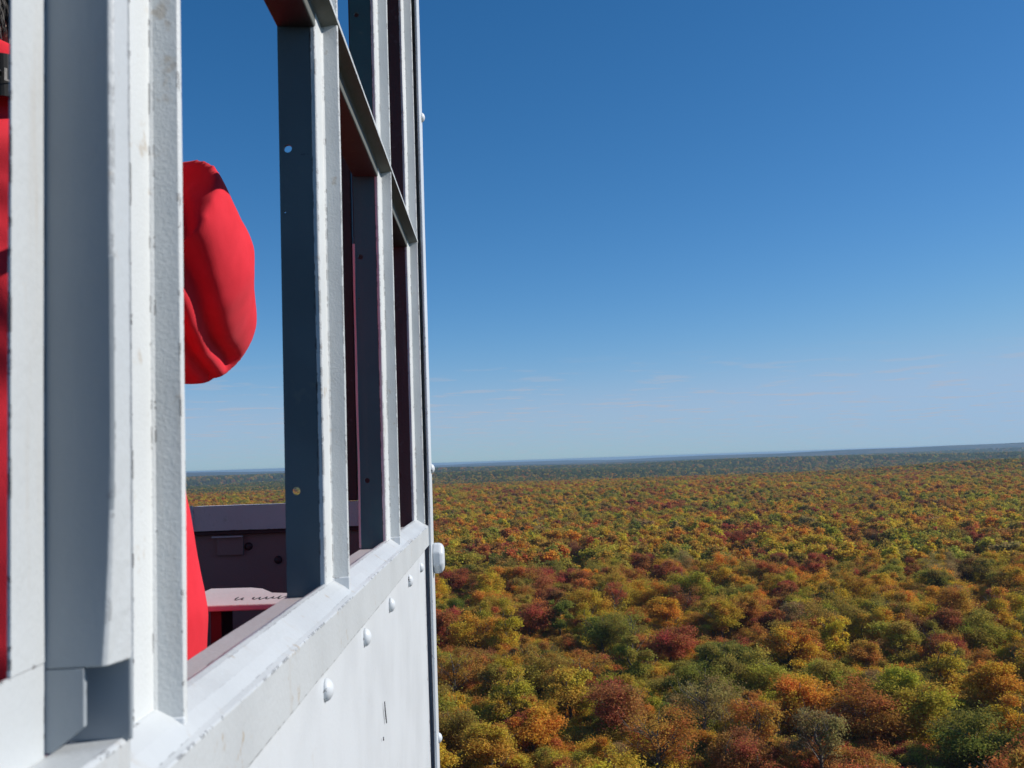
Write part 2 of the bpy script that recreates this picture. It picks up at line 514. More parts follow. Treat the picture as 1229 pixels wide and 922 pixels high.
# corner posts, bolts and the block bolted to the far one
def corner_post(cx, cy, sx, sy, nm='corner_post'):
    L, th = .066, .005
    pr = [(cx, cy), (cx - sx * L, cy), (cx - sx * L, cy - sy * th), (cx - sx * th, cy - sy * th), (cx - sx * th, cy - sy * L), (cx, cy - sy * L)]
    return P(prism, nm, pr, 'z', FLOOR_H - .3, HEAD_H + .06, M_WHITE, bev=.0015, n=40, wob=.0006)
far_post = corner_post(CX1, CY1, 1, 1); tag(far_post, 'white corner post carrying the bolted block')
corner_post(CX1, CY0, 1, -1); corner_post(CX0, CY1, -1, 1); corner_post(CX0, CY0, -1, -1)
BOLT = dome_mesh('bolt', .0095, .0075, M_WHITE)
for z in (-.010, .665, -.505, -.95, .40, -.27):
    if z in (.40, -.27): continue
    sub(mesh_obj('bolt', BOLT, None, (CX1 - .0006, 1.950, z)), far_post)
# rounded octagonal block
bm = bmesh.new()
oc = []
for s in range(8):
    a = math.pi / 8 + s * math.pi / 4
    oc.append((math.cos(a) * .024, math.sin(a) * .030))
lay = [(0.0, 1.0), (.013, 1.0), (.0185, .86), (.0205, .60)]
rows = []
for xo, sc in lay:
    rows.append([bm.verts.new((xo, q[0] * sc, q[1] * sc)) for q in oc])
for i in range(3):
    for s in range(8):
        bm.faces.new((rows[i][s], rows[i][(s + 1) % 8], rows[i + 1][(s + 1) % 8], rows[i + 1][s]))
bm.faces.new(rows[-1]); bm.faces.new(rows[0][::-1])
bmesh.ops.recalc_face_normals(bm, faces=bm.faces)
me = bpy.data.meshes.new('post_block'); bm.to_mesh(me); bm.free(); me.materials.append(M_WHITE)
blk = sub(mesh_obj('post_block', me, None, (CX1, 1.944, -.176)), far_post)
md = blk.modifiers.new('bevel', 'BEVEL'); md.width = .004; md.segments = 3
tag(blk, 'rounded white block bolted to the corner post')

# open sash at the near end: stile, bottom rail, folded weather strip, stop and ledge
sash = P(prism, 'sash_stile', [(-.1509, .3218), (-.1500, .3218), (-.1500, .3458), (-.1509, .3458)], 'z', -.0606, HEAD_H, M_SILL, n=60, wob=.0004)
tag(sash, 'flat white sash stile with rusty streaks at the open window')
brail = P(prism, 'sash_rail', [(-.1511, -.1000), (-.1502, -.1000), (-.1502, -.0610), (-.1511, -.0610)], 'y', CY0 + .03, .3460, M_SILL, n=20, wob=.0003)
strip = P(prism, 'weather_strip', [(-.1530, .3462), (-.1285, .3462), (-.1272, .3472), (-.1270, .3605), (-.1290, .3612), (-.1292, .3497), (-.1530, .3497)], 'z', -.0630, HEAD_H, [M_SILL, M_STRIP_SHADE], bev=.0005, n=60, wob=.0006)
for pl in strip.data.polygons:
    if pl.normal.y < -.8: pl.material_index = 1  # face turned to the eye carries its shade as a darker colour
# peeled lower end of the strip leans out
for v in strip.data.vertices:
    if v.co.x > -.1297 and v.co.z < .025:
        k = (.02 - v.co.z) / .0865
        v.co.x -= .0036 * k * k if v.co.y < .350 else .0
        v.co.y += .001 * k * k
stop = P(prism, 'sash_stop', [(-.1560, .3620), (-.1276, .3620), (-.1276, .3640), (-.1560, .3640)], 'z', -.0905, -.0610, M_STRIP_SHADE, bev=.0008, n=10, wob=.0003)
ledge = P(prism, 'sash_ledge', [(-.1501, -.1060), (-.1501, -.0910), (-.1310, -.0898), (-.1292, -.0908), (-.1292, -.1090)], 'y', CY0 + .03, .3660, M_SILL, bev=.0007, n=20, wob=.0003)
clip = P(prism, 'corner_clip', [(-.1560, -.0632), (-.1376, -.0632), (-.1376, -.0820), (-.1480, -.0900), (-.1560, -.0900)], 'y', .3463, .3490, M_STRIP_SHADE, bev=.0003)

# inside skin of the right wall and the other three walls
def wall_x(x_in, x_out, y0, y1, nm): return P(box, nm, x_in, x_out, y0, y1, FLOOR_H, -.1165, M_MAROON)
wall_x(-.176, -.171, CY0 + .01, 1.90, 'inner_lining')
far = P(box, 'inner_lining', CX0 + .02, -.19, 1.955, 1.958, FLOOR_H, -.09, M_LINING)
tag(far, 'maroon painted inside of the far wall')
P(box, 'outer_sheet', CX0 + .07, CX1 - .07, 1.9605, 1.9640, FLOOR_H - .06, -.112, M_WHITE)
P(box, 'outer_sheet', CX0 + .004, CX0 + .0075, CY0 + .07, CY1 - .07, FLOOR_H - .06, -.112, M_WHITE)
P(box, 'outer_sheet', CX0 + .07, CX1 - .07, CY0 + .004, CY0 + .0075, FLOOR_H - .06, -.112, M_WHITE)
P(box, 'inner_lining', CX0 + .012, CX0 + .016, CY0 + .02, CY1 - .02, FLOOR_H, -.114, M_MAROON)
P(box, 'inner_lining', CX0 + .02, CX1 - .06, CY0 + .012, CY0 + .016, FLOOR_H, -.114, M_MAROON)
# far wall sill angle: mauve upright leg with a bright worn top rim, ending in a cut joint
fang = P(prism, 'sill_angle', [(1.932, -.1110), (1.936, -.1110), (1.936, -.0700), (1.968, -.0700), (1.968, -.0655), (1.932, -.0655)], 'x', -.566, -.19, M_MAUVE, bev=.0006, n=40, wob=.0005)
tag(fang, 'faded mauve sill angle of the far wall with chipped white rim')
fang2 = P(prism, 'sill_angle', [(1.944, -.1080), (1.948, -.1080), (1.948, -.0720), (1.968, -.0720), (1.968, -.0690), (1.944, -.0690)], 'x', CX0 + .05, -.571, M_MAUVE, bev=.0006, n=30, wob=.0005)
sub(box('joint_rim', -.5710, -.5655, 1.9285, 1.9315, -.113, -.0635, M_WHITE), fang)
# angle foot running under the sill, cleat plate and bolts on the far lining
P(box, 'ledger', -1.9, -.20, 1.940, 1.9545, -.1190, -.1120, M_MAROON, bev=.001)
cl = P(box, 'cleat_plate', -.527, -.478, 1.9470, 1.9545, -.158, -.1215, M_LINING, bev=.001)
sub(box('plate_rim', -.534, -.478, 1.938, 1.9465, -.1245, -.1215, M_SHELF), cl)  # pale strip draws the plate's sunlit top edge as colour
DB = dome_mesh('far_bolt', .008, .006, M_MAROON)
for x, z in ((-.470, -.143), (-.415, -.170)):
    o = mesh_obj('bolt', DB, None, (x, 1.9555, z)); o.rotation_euler = (0, 0, rad(-90)); sub(o, far)
SH = -.150
shelf = P(prism, 'shelf', [(-.372, 1.175), (-.178, 1.172), (-.178, 1.245), (-.250, 1.262), (-.278, 1.276), (-.300, 1.322), (-.318, 1.338), (-.372, 1.342)], 'z', SH - .007, SH, [M_SHELF], bev=.0015)
tag(shelf, 'pale sunlit wooden shelf with handwriting under the window')
for sx in (-.20, -.33):
    sub(box('shelf_bracket', sx, sx + .012, 1.19, 1.24, SH - .12, SH - .0075, M_MAROON), shelf)
# pencilled handwriting on the shelf (cursive marks, too foreshortened to read)
def pen(pts, w=.0006):
    stroke('pen_mark', [(x, y, SH + .0002) for x, y in pts], w, .0004, M_INK, shelf, Vector((0, 0, 1)))
rs = random.Random(5)
x0 = -.312
for word in (2, 5):
    pts = []
    for k in range(word * 5):
        a = k / 5 * 2 * math.pi
        pts.append((x0 + k * .0015 + .0012 * math.cos(a), 1.224 + .015 * math.sin(a) * rs.uniform(.5, 1.1)))
    pen(pts); x0 = pts[-1][0] + .006
pen([(-.2515, 1.243), (-.257, 1.208)]); pen([(-.2515, 1.242), (-.246, 1.243)]); pen([(-.2545, 1.226), (-.249, 1.227)])
# maroon jamb beside the far corner and the lining of the corner itself
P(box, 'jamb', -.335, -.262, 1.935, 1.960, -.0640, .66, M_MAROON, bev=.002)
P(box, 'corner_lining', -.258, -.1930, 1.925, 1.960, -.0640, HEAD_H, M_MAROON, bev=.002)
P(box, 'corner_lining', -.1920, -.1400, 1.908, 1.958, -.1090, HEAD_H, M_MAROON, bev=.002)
for x in (-1.05, -1.55, -2.0):
    P(box, 'window_bar', x, x + .03, 1.94, 1.96, -.066, HEAD_H, M_MAROON, bev=.002)
P(box, 'window_head', CX0 + .07, -.12 - .07, 1.925, 1.962, HEAD_H, HEAD_H + .05, M_MAROON)
for y in (0.3, 0.77, 1.24, 1.7):
    P(box, 'window_bar', CX0 + .006, CX0 + .04, y, y + .03, -.06, HEAD_H, M_MAROON, bev=.002)
P(box, 'window_sill', CX0 + .003, CX0 + .07, CY0 + .07, CY1 - .07, -.111, -.06, M_MAUVE, bev=.002)
P(box, 'window_head', CX0 + .003, CX0 + .06, CY0 + .07, CY1 - .07, HEAD_H, HEAD_H + .05, M_MAROON)
for x in (-.62, -1.1, -1.58):
    P(box, 'window_bar', x, x + .03, CY0 + .006, CY0 + .04, -.06, HEAD_H, M_MAROON, bev=.002)
P(box, 'window_sill', CX0 + .07, CX1 - .07, CY0 + .003, CY0 + .07, -.111, -.06, M_MAUVE, bev=.002)
P(box, 'window_head', CX0 + .07, CX1 - .07, CY0 + .003, CY0 + .06, HEAD_H, HEAD_H + .05, M_MAROON)
# floor boards, hipped roof with a small eave
fl = part(mesh_obj('floor', bpy.data.meshes.new('floor')))
bm = bmesh.new()
bmesh.ops.create_cube(bm, size=1, matrix=Matrix.Translation(((CX0 + CX1) / 2, (CY0 + CY1) / 2, FLOOR_H - .035)) @ Matrix.Diagonal((2.06, 2.06, .02, 1)))
bm.to_mesh(fl.data); bm.free(); fl.data.materials.append(M_FLOOR)
BOARD = None
for i in range(14):
    x = CX0 + .04 + i * .1445
    if BOARD is None:
        o = box('floor_board', 0, .141, CY0 + .03, CY1 - .03, FLOOR_H - .024, FLOOR_H, M_FLOOR, bev=.002); BOARD = o.data
        o.location.x = x
    else:
        o = mesh_obj('floor_board', BOARD, None, (x, 0, 0))
    sub(o, fl)
ex = .04
rz = HEAD_H + .062
rv = [(CX0 - ex, CY0 - ex, rz), (CX1 + ex, CY0 - ex, rz), (CX1 + ex, CY1 + ex, rz), (CX0 - ex, CY1 + ex, rz), ((CX0 + CX1) / 2, (CY0 + CY1) / 2, rz + .75)]
rv += [(x, y, z + .02) for x, y, z in rv]
rf = [(0, 1, 4), (1, 2, 4), (2, 3, 4), (3, 0, 4), (5, 6, 9), (6, 7, 9), (7, 8, 9), (8, 5, 9), (0, 1, 6, 5), (1, 2, 7, 6), (2, 3, 8, 7), (3, 0, 5, 8)]
part(mesh_obj('roof', fix_normals(new_mesh('roof', rv, rf, M_ROOF))))
cz0 = rz - .004
P(box, 'ceiling', CX0 + .01, CX1 - .01, CY0 + .01, CY1 - .01, cz0 - .008, cz0, M_SHELF)  # unseen pale ceiling, put in to bounce light into the cab
# tower legs and bracing below the floor
base_z = terrain(0, 0)
def beam(name, a, b_, w, mat, parent):
    a, b_ = Vector(a), Vector(b_)
    d = (b_ - a); L = d.length; q = d.to_track_quat('Z', 'Y').to_matrix().to_4x4()
    th = w * .12
    pr = [(0, 0), (w, 0), (w, th), (th, th), (th, w), (0, w)]
    o = prism(name, [(x - w / 2, y - w / 2) for x, y in pr], 'z', 0, L, mat)
    o.data.transform(Matrix.Translation(a) @ q)
    return part(o)
def legpt(ix, iy, z):
    k = (FLOOR_H - .1 - z) / (FLOOR_H - base_z)
    return ((CX0 + CX1) / 2 + (1.0 + 2.2 * k) * ix, (CY0 + CY1) / 2 + (1.0 + 2.2 * k) * iy, z)
cor = [(-1, -1), (1, -1), (1, 1), (-1, 1)]
for ix, iy in cor:
    beam('tower_leg', legpt(ix, iy, FLOOR_H - .1), legpt(ix, iy, base_z - .5), .13, M_STEEL, None)
lev = [FLOOR_H - .12 - (FLOOR_H - base_z) * k / 8 for k in range(9)]
for k in range(8):
    for j in range(4):
        a_, b2 = cor[j], cor[(j + 1) % 4]
        beam('tower_brace', legpt(*a_, lev[k]), legpt(*b2, lev[k + 1]), .06, M_STEEL, None)
        beam('tower_brace', legpt(*b2, lev[k]), legpt(*a_, lev[k + 1]), .06, M_STEEL, None)
        beam('tower_girt', legpt(*a_, lev[k]), legpt(*b2, lev[k]), .07, M_STEEL, None)

# ---------------------------------------------------------------- person with a camera, seen from behind
def tube(bm, pts, seg=18, flat=None):
    """closed tapered tube; pts = [(centre, r1, r2)], r1 across the reference side axis"""
    rows = []
    pts = [(Vector(c), a, b_) for c, a, b_ in pts]
    for i, (c, a, b_) in enumerate(pts):
        d = (pts[min(i + 1, len(pts) - 1)][0] - pts[max(i - 1, 0)][0]).normalized()
        ref = Vector(flat) if flat else (Vector((1, 0, 0)) if abs(d.x) < .8 else Vector((0, 1, 0)))
        s = (ref - d * ref.dot(d)).normalized(); w = d.cross(s)
        rows.append([bm.verts.new(c + s * a * math.cos(2 * math.pi * k / seg) + w * b_ * math.sin(2 * math.pi * k / seg)) for k in range(seg)])
    for i in range(len(rows) - 1):
        for k in range(seg):
            bm.faces.new((rows[i][k], rows[i][(k + 1) % seg], rows[i + 1][(k + 1) % seg], rows[i + 1][k]))
    bm.faces.new(rows[0][::-1]); bm.faces.new(rows[-1])

def ball(bm, c, r, seg=20):
    m_ = Matrix.Translation(c) @ Matrix.Diagonal((*r, 1))
    bmesh.ops.create_uvsphere(bm, u_segments=seg, v_segments=seg // 2 + 2, radius=1, matrix=m_)

def remeshed(name, bm, voxel, mat, parent, smooth=6, shape=None):
    """fuse overlapping closed shells into one continuous surface"""
    bmesh.ops.recalc_face_normals(bm, faces=bm.faces)
    me = bpy.data.meshes.new(name + '_raw'); bm.to_mesh(me); bm.free()
    o = bpy.data.objects.new(name + '_raw', me); C.objects.link(o)
    md = o.modifiers.new('r', 'REMESH'); md.mode = 'VOXEL'; md.voxel_size = voxel
    sm = o.modifiers.new('s', 'SMOOTH'); sm.iterations = smooth; sm.factor = .5
    dg = bpy.context.evaluated_depsgraph_get()
    out = bpy.data.meshes.new_from_object(o.evaluated_get(dg))
    out.name = name
    bpy.data.objects.remove(o); bpy.data.meshes.remove(me)
    if shape:
        nr = [v.normal.copy() for v in out.vertices]
        for v, n_ in zip(out.vertices, nr): v.co += n_ * shape(v.co, n_)
    out.materials.clear(); out.materials.append(mat)
    out.polygons.foreach_set('use_smooth', [True] * len(out.polygons)); out.update()
    return mesh_obj(name, out, parent)

m, t, p = new_mat('red_fleece')
g = N(t, 'ShaderNodeNewGeometry')
nz = noise_tex(t, g.outputs['Position'], 900, 2); nb = noise_tex(t, g.outputs['Position'], 30, 3)
c = mixc(t, ramp(t, nb, .3, .7), (0.78, 0.036, 0.055), (0.71, 0.030, 0.046))
t.links.new(c, p.inputs['Base Color']); p.inputs['Roughness'].default_value = .9
p.inputs['Specular IOR Level'].default_value = .1
p.inputs['Sheen Weight'].default_value = .05; p.inputs['Sheen Roughness'].default_value = .5
b = N(t, 'ShaderNodeBump'); b.inputs['Distance'].default_value = .0004
t.links.new(nz, b.inputs['Height']); t.links.new(b.outputs[0], p.inputs['Normal'])
M_RED = m
m, t, p = new_mat('skin')
p.inputs['Base Color'].default_value = (.55, .32, .22, 1); p.inputs['Roughness'].default_value = .5
p.inputs['Subsurface Weight'].default_value = .1; p.inputs['Subsurface Radius'].default_value = (.01, .004, .002)
M_SKIN = m
M_HAIR = plain('dark_hair', (.035, .028, .024), .45, nscale=300)
M_JEAN = plain('blue_denim', (.06, .09, .17), .85, nscale=200)
M_SHOE = plain('brown_leather', (.10, .06, .04), .5)
M_BLACK = plain('black_webbing', (.012, .012, .013), .7, nscale=600)
M_LETTER = plain('pale_print', (.55, .53, .50), .6)

px, py = -.540, 1.085
person = empty('person', (px, py, FLOOR_H))
tag(person, 'person in a red sweatshirt inside the cab, back turned, elbow raised', 'person')
def pp(o):
    o.parent = person; o.matrix_parent_inverse = Matrix.Translation((-px, -py, -FLOOR_H)); return o
SR, ER, WR = Vector((-.385, 1.090, .285)), Vector((-.376, 1.285, .188)), Vector((-.470, 1.335, .425))
def mir(v): return Vector((2 * px - v.x, v.y, v.z))
bm = bmesh.new()
ball(bm, (px, 1.125, .575), (.076, .096, .118)); ball(bm, (px, 1.165, .520), (.058, .066, .065))        # skull and jaw
ball(bm, (px, 1.228, .545), (.013, .020, .022)); ball(bm, (px, 1.214, .575), (.010, .014, .026))          # nose
ball(bm, (px, 1.205, .500), (.024, .014, .008))                                                           # mouth
for s in (-1, 1):
    ball(bm, (px + s * .078, 1.122, .560), (.010, .020, .032), 12)                                         # ears
    ball(bm, (px + s * .031, 1.206, .582), (.013, .009, .009), 12)                                         # eyes
tube(bm, [((px, 1.085, .33), .066, .066), ((px, 1.090, .40), .056, .058), ((px, 1.105, .50), .056, .060)])
tube(bm, [((px, py, -.42), .155, .105), ((px, py, -.20), .140, .095), ((px, py, .02), .150, .10), ((px, py, .20), .165, .105), ((px, py, .30), .15, .09), ((px, py, .36), .07, .06)], 24)
for fn, sg in ((lambda v: v, 1), (mir, -1)):
    S_, E_, W_ = fn(SR), fn(ER), fn(WR)
    tube(bm, [(S_ + Vector((-.04 * sg, 0, .0)), .046, .046), (S_ + Vector((0, .01, 0)), .042, .042), (E_, .036, .036), (E_.lerp(W_, .35), .040, .040), (W_, .026, .028)])
    hx = W_.x - .005 * sg
    tube(bm, [(W_, .026, .018), (Vector((hx, 1.350, .470)), .040, .018), (Vector((hx - .008 * sg, 1.358, .520)), .042, .016)], 14)    # palm
    for k, (dx, ln) in enumerate(((-.030, .064), (-.010, .074), (.011, .070), (.030, .055))):
        b0 = Vector((hx - .008 * sg + dx, 1.360, .512))
        tube(bm, [(b0, .0088, .0088), (b0 + Vector((-.004 * sg, .018, ln * .5)), .0086, .0086), (b0 + Vector((-.012 * sg, .008, ln * .85)), .0080, .0080), (b0 + Vector((-.020 * sg, -.008, ln)), .0070, .0070)], 10)
    tb = Vector((hx - .036 * sg, 1.346, .478))
    tube(bm, [(tb, .0115, .0115), (tb + Vector((-.022 * sg, -.012, .022)), .0105, .0105), (tb + Vector((-.036 * sg, -.018, .044)), .0085, .0085)], 10)
    lx = px + sg * .095
    tube(bm, [((lx, py, -.34), .082, .085), ((lx + sg * .01, py + .01, -.66), .055, .060), ((lx + sg * .012, py, -.74), .055, .058), ((lx + sg * .015, py - .01, -1.04), .038, .042), ((lx + sg * .015, py - .01, -1.09), .036, .04)])
    tube(bm, [((lx + sg * .015, py - .05, -1.100), .036, .03), ((lx + sg * .018, py + .06, -1.110), .044, .028), ((lx + sg * .022, py + .16, -1.125), .040, .016)], 14)
body = pp(remeshed('body', bm, .0055, M_SKIN, None, 3))

# sweatshirt: loose body, raised sleeves, collar; folds pressed in along the arm
bm = bmesh.new()
tube(bm, [((px + .005, py, -.300), .208, .140), ((px + .005, py, -.240), .224, .155), ((px + .008, py, -.150), .226, .156), ((px + .004, py, -.060), .213, .146), ((px + .002, py, .000), .203, .142), ((px, py, .060), .184, .138), ((px, py, .190), .196, .138),
          ((px, py, .265), .186, .122), ((px, py, .318), .150, .100), ((px, py, .352), .100, .082)], 32)
tube(bm, [((px, 1.083, .335), .094, .080), ((px, 1.084, .395), .080, .074), ((px, 1.086, .446), .080, .076)], 28)
for fn, sg in ((lambda v: v, 1), (mir, -1)):
    S_, E_, W_ = fn(SR), fn(ER), fn(WR)
    tube(bm, [(S_ + Vector((-.10 * sg, 0, .012)), .060, .072), (S_ + Vector((-.03 * sg, .004, .010)), .086, .084), (S_ + Vector((.012 * sg, .026, -.008)), .096, .090), (S_.lerp(E_, .45) + Vector((.014 * sg, 0, -.004)), .096, .095),
              (S_.lerp(E_, .75) + Vector((.006 * sg, 0, -.006)), .086, .090), (E_ + Vector((.004 * sg, .000, -.003)), .078, .080), (E_ + Vector((.002 * sg, .030, .010)), .060, .060), (E_ + Vector((-.012 * sg, .050, .030)), .035, .035)], 28)
    tube(bm, [(E_ + Vector((.002 * sg, 0, -.012)), .060, .060), (E_.lerp(W_, .3), .066, .062), (E_.lerp(W_, .7), .052, .05), (E_.lerp(W_, .92), .038, .038), (E_.lerp(W_, .97), .034, .034)], 22)
def cloth(co, n_):
    d = .0026 * noise.noise(Vector((co.x * 11, co.y * 11, co.z * 6))) + .0010 * noise.noise(Vector((co.x * 38, co.y * 38, co.z * 24)))
    sd = 1 if co.x > px else -1
    ax_ = (co.x - px) * sd - .188                             # drapes of the raised sleeve gather under the elbow and fan up the arm
    dz = co.z - .098
    if ax_ > -.05 and dz > -.03 and n_.y < .45:
        wid = .088 * max(.12, math.sin(math.pi * min(1, max(0, (dz + .022) / .30)))) ** .6
        t_ = ax_ / wid + .10 * noise.noise(Vector((co.x * 10, co.y * 10, co.z * 10)))
        face = min(1, max(0, (.45 - n_.y) / .5)) * min(1, (ax_ + .05) / .03)
        hi = min(1, max(0, (dz - .085) / .05)); lo = 1 - hi
        def valley(t0, w0, dep): return -dep * math.exp(-((t_ - t0) / w0) ** 2)
        v = hi * min(1, max(0, (.215 - dz) / .05)) * valley(.24 - .5 * max(0, dz - .17), .13, .022) + lo * valley(.10, .10, .010)
        v += valley(.42 + 1.3 * max(0, .11 - dz), .11, .019) * min(1, max(0, (.17 - dz) / .05))
        v += .005 * math.exp(-((t_ - .48) / .12) ** 2) * lo
        d += v * face
    elif abs(co.x - px) < .2:
        a = math.atan2(co.y - py, co.x - px)
        q_ = math.sin(co.z * 30 + a * 2.5 + 3.2 * noise.noise(Vector((co.x * 6, co.y * 6, co.z * 5))))
        d += .0050 * q_ * abs(q_) * min(1, (.2 - abs(co.x - px)) / .05)
    if co.z < -.20: d += .003 * math.sin(math.atan2(co.y - py, co.x - px) * 14)
    return d
shirt = pp(remeshed('sweatshirt', bm, .0050, M_RED, None, 14, cloth))
bm = bmesh.new()
tube(bm, [((px, py, -.44), .185, .130), ((px, py, -.33), .182, .128), ((px, py, -.24), .172, .118)], 24)
for sg in (1, -1):
    lx = px + sg * .095
    tube(bm, [((lx, py, -.36), .098, .112), ((lx + sg * .01, py + .01, -.66), .078, .082), ((lx + sg * .014, py, -.85), .070, .075), ((lx + sg * .016, py - .01, -1.085), .068, .075)], 20)
pp(remeshed('trousers', bm, .010, M_JEAN, None, 3, lambda co, n_: .005 * noise.noise(Vector((co.x * 14, co.y * 14, co.z * 20)))))
for sg in (1, -1):
    bm = bmesh.new(); lx = px + sg * .113
    tube(bm, [((lx, py - .075, -1.095), .042, .048), ((lx, py - .02, -1.085), .048, .056), ((lx + sg * .004, py + .08, -1.105), .052, .040), ((lx + sg * .006, py + .17, -1.120), .048, .028), ((lx + sg * .006, py + .205, -1.128), .030, .018)], 16)
    pp(remeshed('shoe', bm, .008, M_SHOE, None, 3))
# hair: many fine locks over the skull down to the nape
hv, hf = [], []
hr = random.Random(3)
hc = Vector((px, 1.118, .580))
for i in range(6000):
    a, e = hr.uniform(0, 2 * math.pi), math.asin(hr.uniform(-.72, 1))
    d = Vector((math.cos(e) * math.cos(a), math.cos(e) * math.sin(a), math.sin(e)))
    if d.y > .25 and d.z < .35: continue
    if abs(d.x) > .82 and d.z < -.1: continue
    root = hc + Vector((d.x * .079, d.y * .099, d.z * .121))
    tan = (Vector((0, -.2, -1)) - d * Vector((0, -.2, -1)).dot(d)).normalized() + Vector((hr.uniform(-.5, .5), hr.uniform(-.4, .4), hr.uniform(-.2, .2))) * .7
    tan = (tan + d * .15).normalized()
    side = tan.cross(d).normalized(); w_ = hr.uniform(.0007, .0018); ln = hr.uniform(.022, .045)
    k = len(hv)
    for q in range(4):
        f_ = q / 3
        c_ = root + tan * ln * f_ + d * (.006 * math.sin(f_ * 3.0) + hr.uniform(0, .0012))
        ww = w_ * (1 - .8 * f_)
        hv += [c_ + side * ww, c_ + d * ww * .7, c_ - side * ww]
    for q in range(3):
        for j in range(2):
            hf.append((k + q * 3 + j, k + q * 3 + j + 1, k + q * 3 + 3 + j + 1, k + q * 3 + 3 + j))
for i in range(1500):                                         # grown down over the nape to the collar
    a = rad(hr.uniform(185, 355)); zz_ = hr.uniform(.478, .535)
    d = Vector((math.cos(a), math.sin(a), 0))
    root = Vector((px, 1.092 + (zz_ - .44) * .14, zz_)) + Vector((d.x * .062, d.y * .064, 0))
    tan = (Vector((hr.uniform(-.3, .3), 0, -1)) + d * .16).normalized(); side = tan.cross(d).normalized()
    w_ = hr.uniform(.0006, .0016); ln = hr.uniform(.020, .042)
    k = len(hv)
    for q in range(4):
        f_ = q / 3
        c_ = root + tan * ln * f_ + d * (.004 * math.sin(f_ * 3.0) + hr.uniform(0, .003))
        ww = w_ * (1 - .8 * f_)
        hv += [c_ + side * ww, c_ + d * ww * .7, c_ - side * ww]
    for q in range(3):
        for j in range(2):
            hf.append((k + q * 3 + j, k + q * 3 + j + 1, k + q * 3 + 3 + j + 1, k + q * 3 + 3 + j))
hair = pp(mesh_obj('hair', new_mesh('hair', hv, hf, M_HAIR)))
tag(hair, 'short dark hair')

# the camera in the person's hands, hung on a wide strap round the neck
camt = empty('hand_camera', (px, 1.335, .535))
tag(camt, 'black camera on a wide lettered neck strap over the red collar', 'camera')
def cp(o):
    o.parent = camt; o.matrix_parent_inverse = Matrix.Translation((-px, -1.335, -.535)); return o
cp(box('camera_body', px - .060, px + .060, 1.290, 1.345, .500, .582, M_BLACK, None, .006))
cp(box('viewfinder_hump', px - .025, px + .025, 1.288, 1.340, .5825, .606, M_BLACK, None, .008))
bm = bmesh.new()
tube(bm, [((px, 1.346, .538), .034, .034), ((px, 1.395, .538), .034, .034), ((px, 1.396, .538), .038, .038), ((px, 1.430, .538), .038, .038)], 24)
me = bpy.data.meshes.new('lens'); bm.to_mesh(me); bm.free(); me.materials.append(M_BLACK); cp(mesh_obj('lens', fix_normals(me)))
sp = [(-.080, 1.300, .560), (-.096, 1.240, .490), (-.103, 1.150, .425), (-.096, 1.070, .402), (-.070, 1.012, .3985), (-.035, .9955, .398), (0, .992, .398), (.035, .9955, .398), (.052, 1.0025, .3982), (.070, 1.012, .3985), (.096, 1.070, .402), (.103, 1.150, .425), (.096, 1.240, .490), (.080, 1.300, .560)]
sp = [Vector((px + a, b_, c_)) for a, b_, c_ in sp]
sv, sf = [], []
n_s = 90
for i in range(n_s + 1):
    u = i / n_s * (len(sp) - 1); k = min(int(u), len(sp) - 2); f_ = u - k
    p0, p1, p2, p3 = sp[max(k - 1, 0)], sp[k], sp[k + 1], sp[min(k + 2, len(sp) - 1)]
    c_ = .5 * ((2 * p1) + (p2 - p0) * f_ + (2 * p0 - 5 * p1 + 4 * p2 - p3) * f_ ** 2 + (3 * p1 - p0 - 3 * p2 + p3) * f_ ** 3)
    d = Vector((c_.x - px, c_.y - py, 0)).normalized()
    tilt = Vector((0, 0, 1)) - d * .12
    h_ = .0225 if abs(i / n_s - .5) < .36 else .010
    sv += [c_ - tilt * h_ + d * .0015, c_ + tilt * h_ + d * .0015, c_ + tilt * h_ - d * .001, c_ - tilt * h_ - d * .001]
for i in range(n_s):
    a_ = i * 4
    for j in range(4): sf.append((a_ + j, a_ + (j + 1) % 4, a_ + 4 + (j + 1) % 4, a_ + 4 + j))
strap = cp(mesh_obj('neck_strap', fix_normals(new_mesh('neck_strap', sv, sf, M_BLACK))))
tag(strap, 'wide black neck strap with pale lettering')
tx = bpy.data.curves.new('lettering', 'FONT'); tx.body = 'OL'; tx.size = .0185; tx.extrude = .0003; tx.align_x = 'RIGHT'
to = bpy.data.objects.new('lettering_raw', tx); C.objects.link(to)
tm = bpy.data.meshes.new_from_object(to.evaluated_get(bpy.context.evaluated_depsgraph_get())); tm.name = 'lettering'
bpy.data.objects.remove(to)
tm.materials.clear(); tm.materials.append(M_LETTER)
tm.transform(Matrix.Translation((px + .0745, .0, .3905)) @ Matrix.Rotation(rad(90), 4, 'X'))
for v in tm.vertices:                                        # wrap the letters on to the strap's curve
    a_ = abs(v.co.x - px)
    best = min(sv[::4], key=lambda q: abs(q.x - v.co.x) + (0 if q.y < 1.05 else 9))
    v.co.y = best.y - .0022
sub(mesh_obj('lettering', tm), strap)

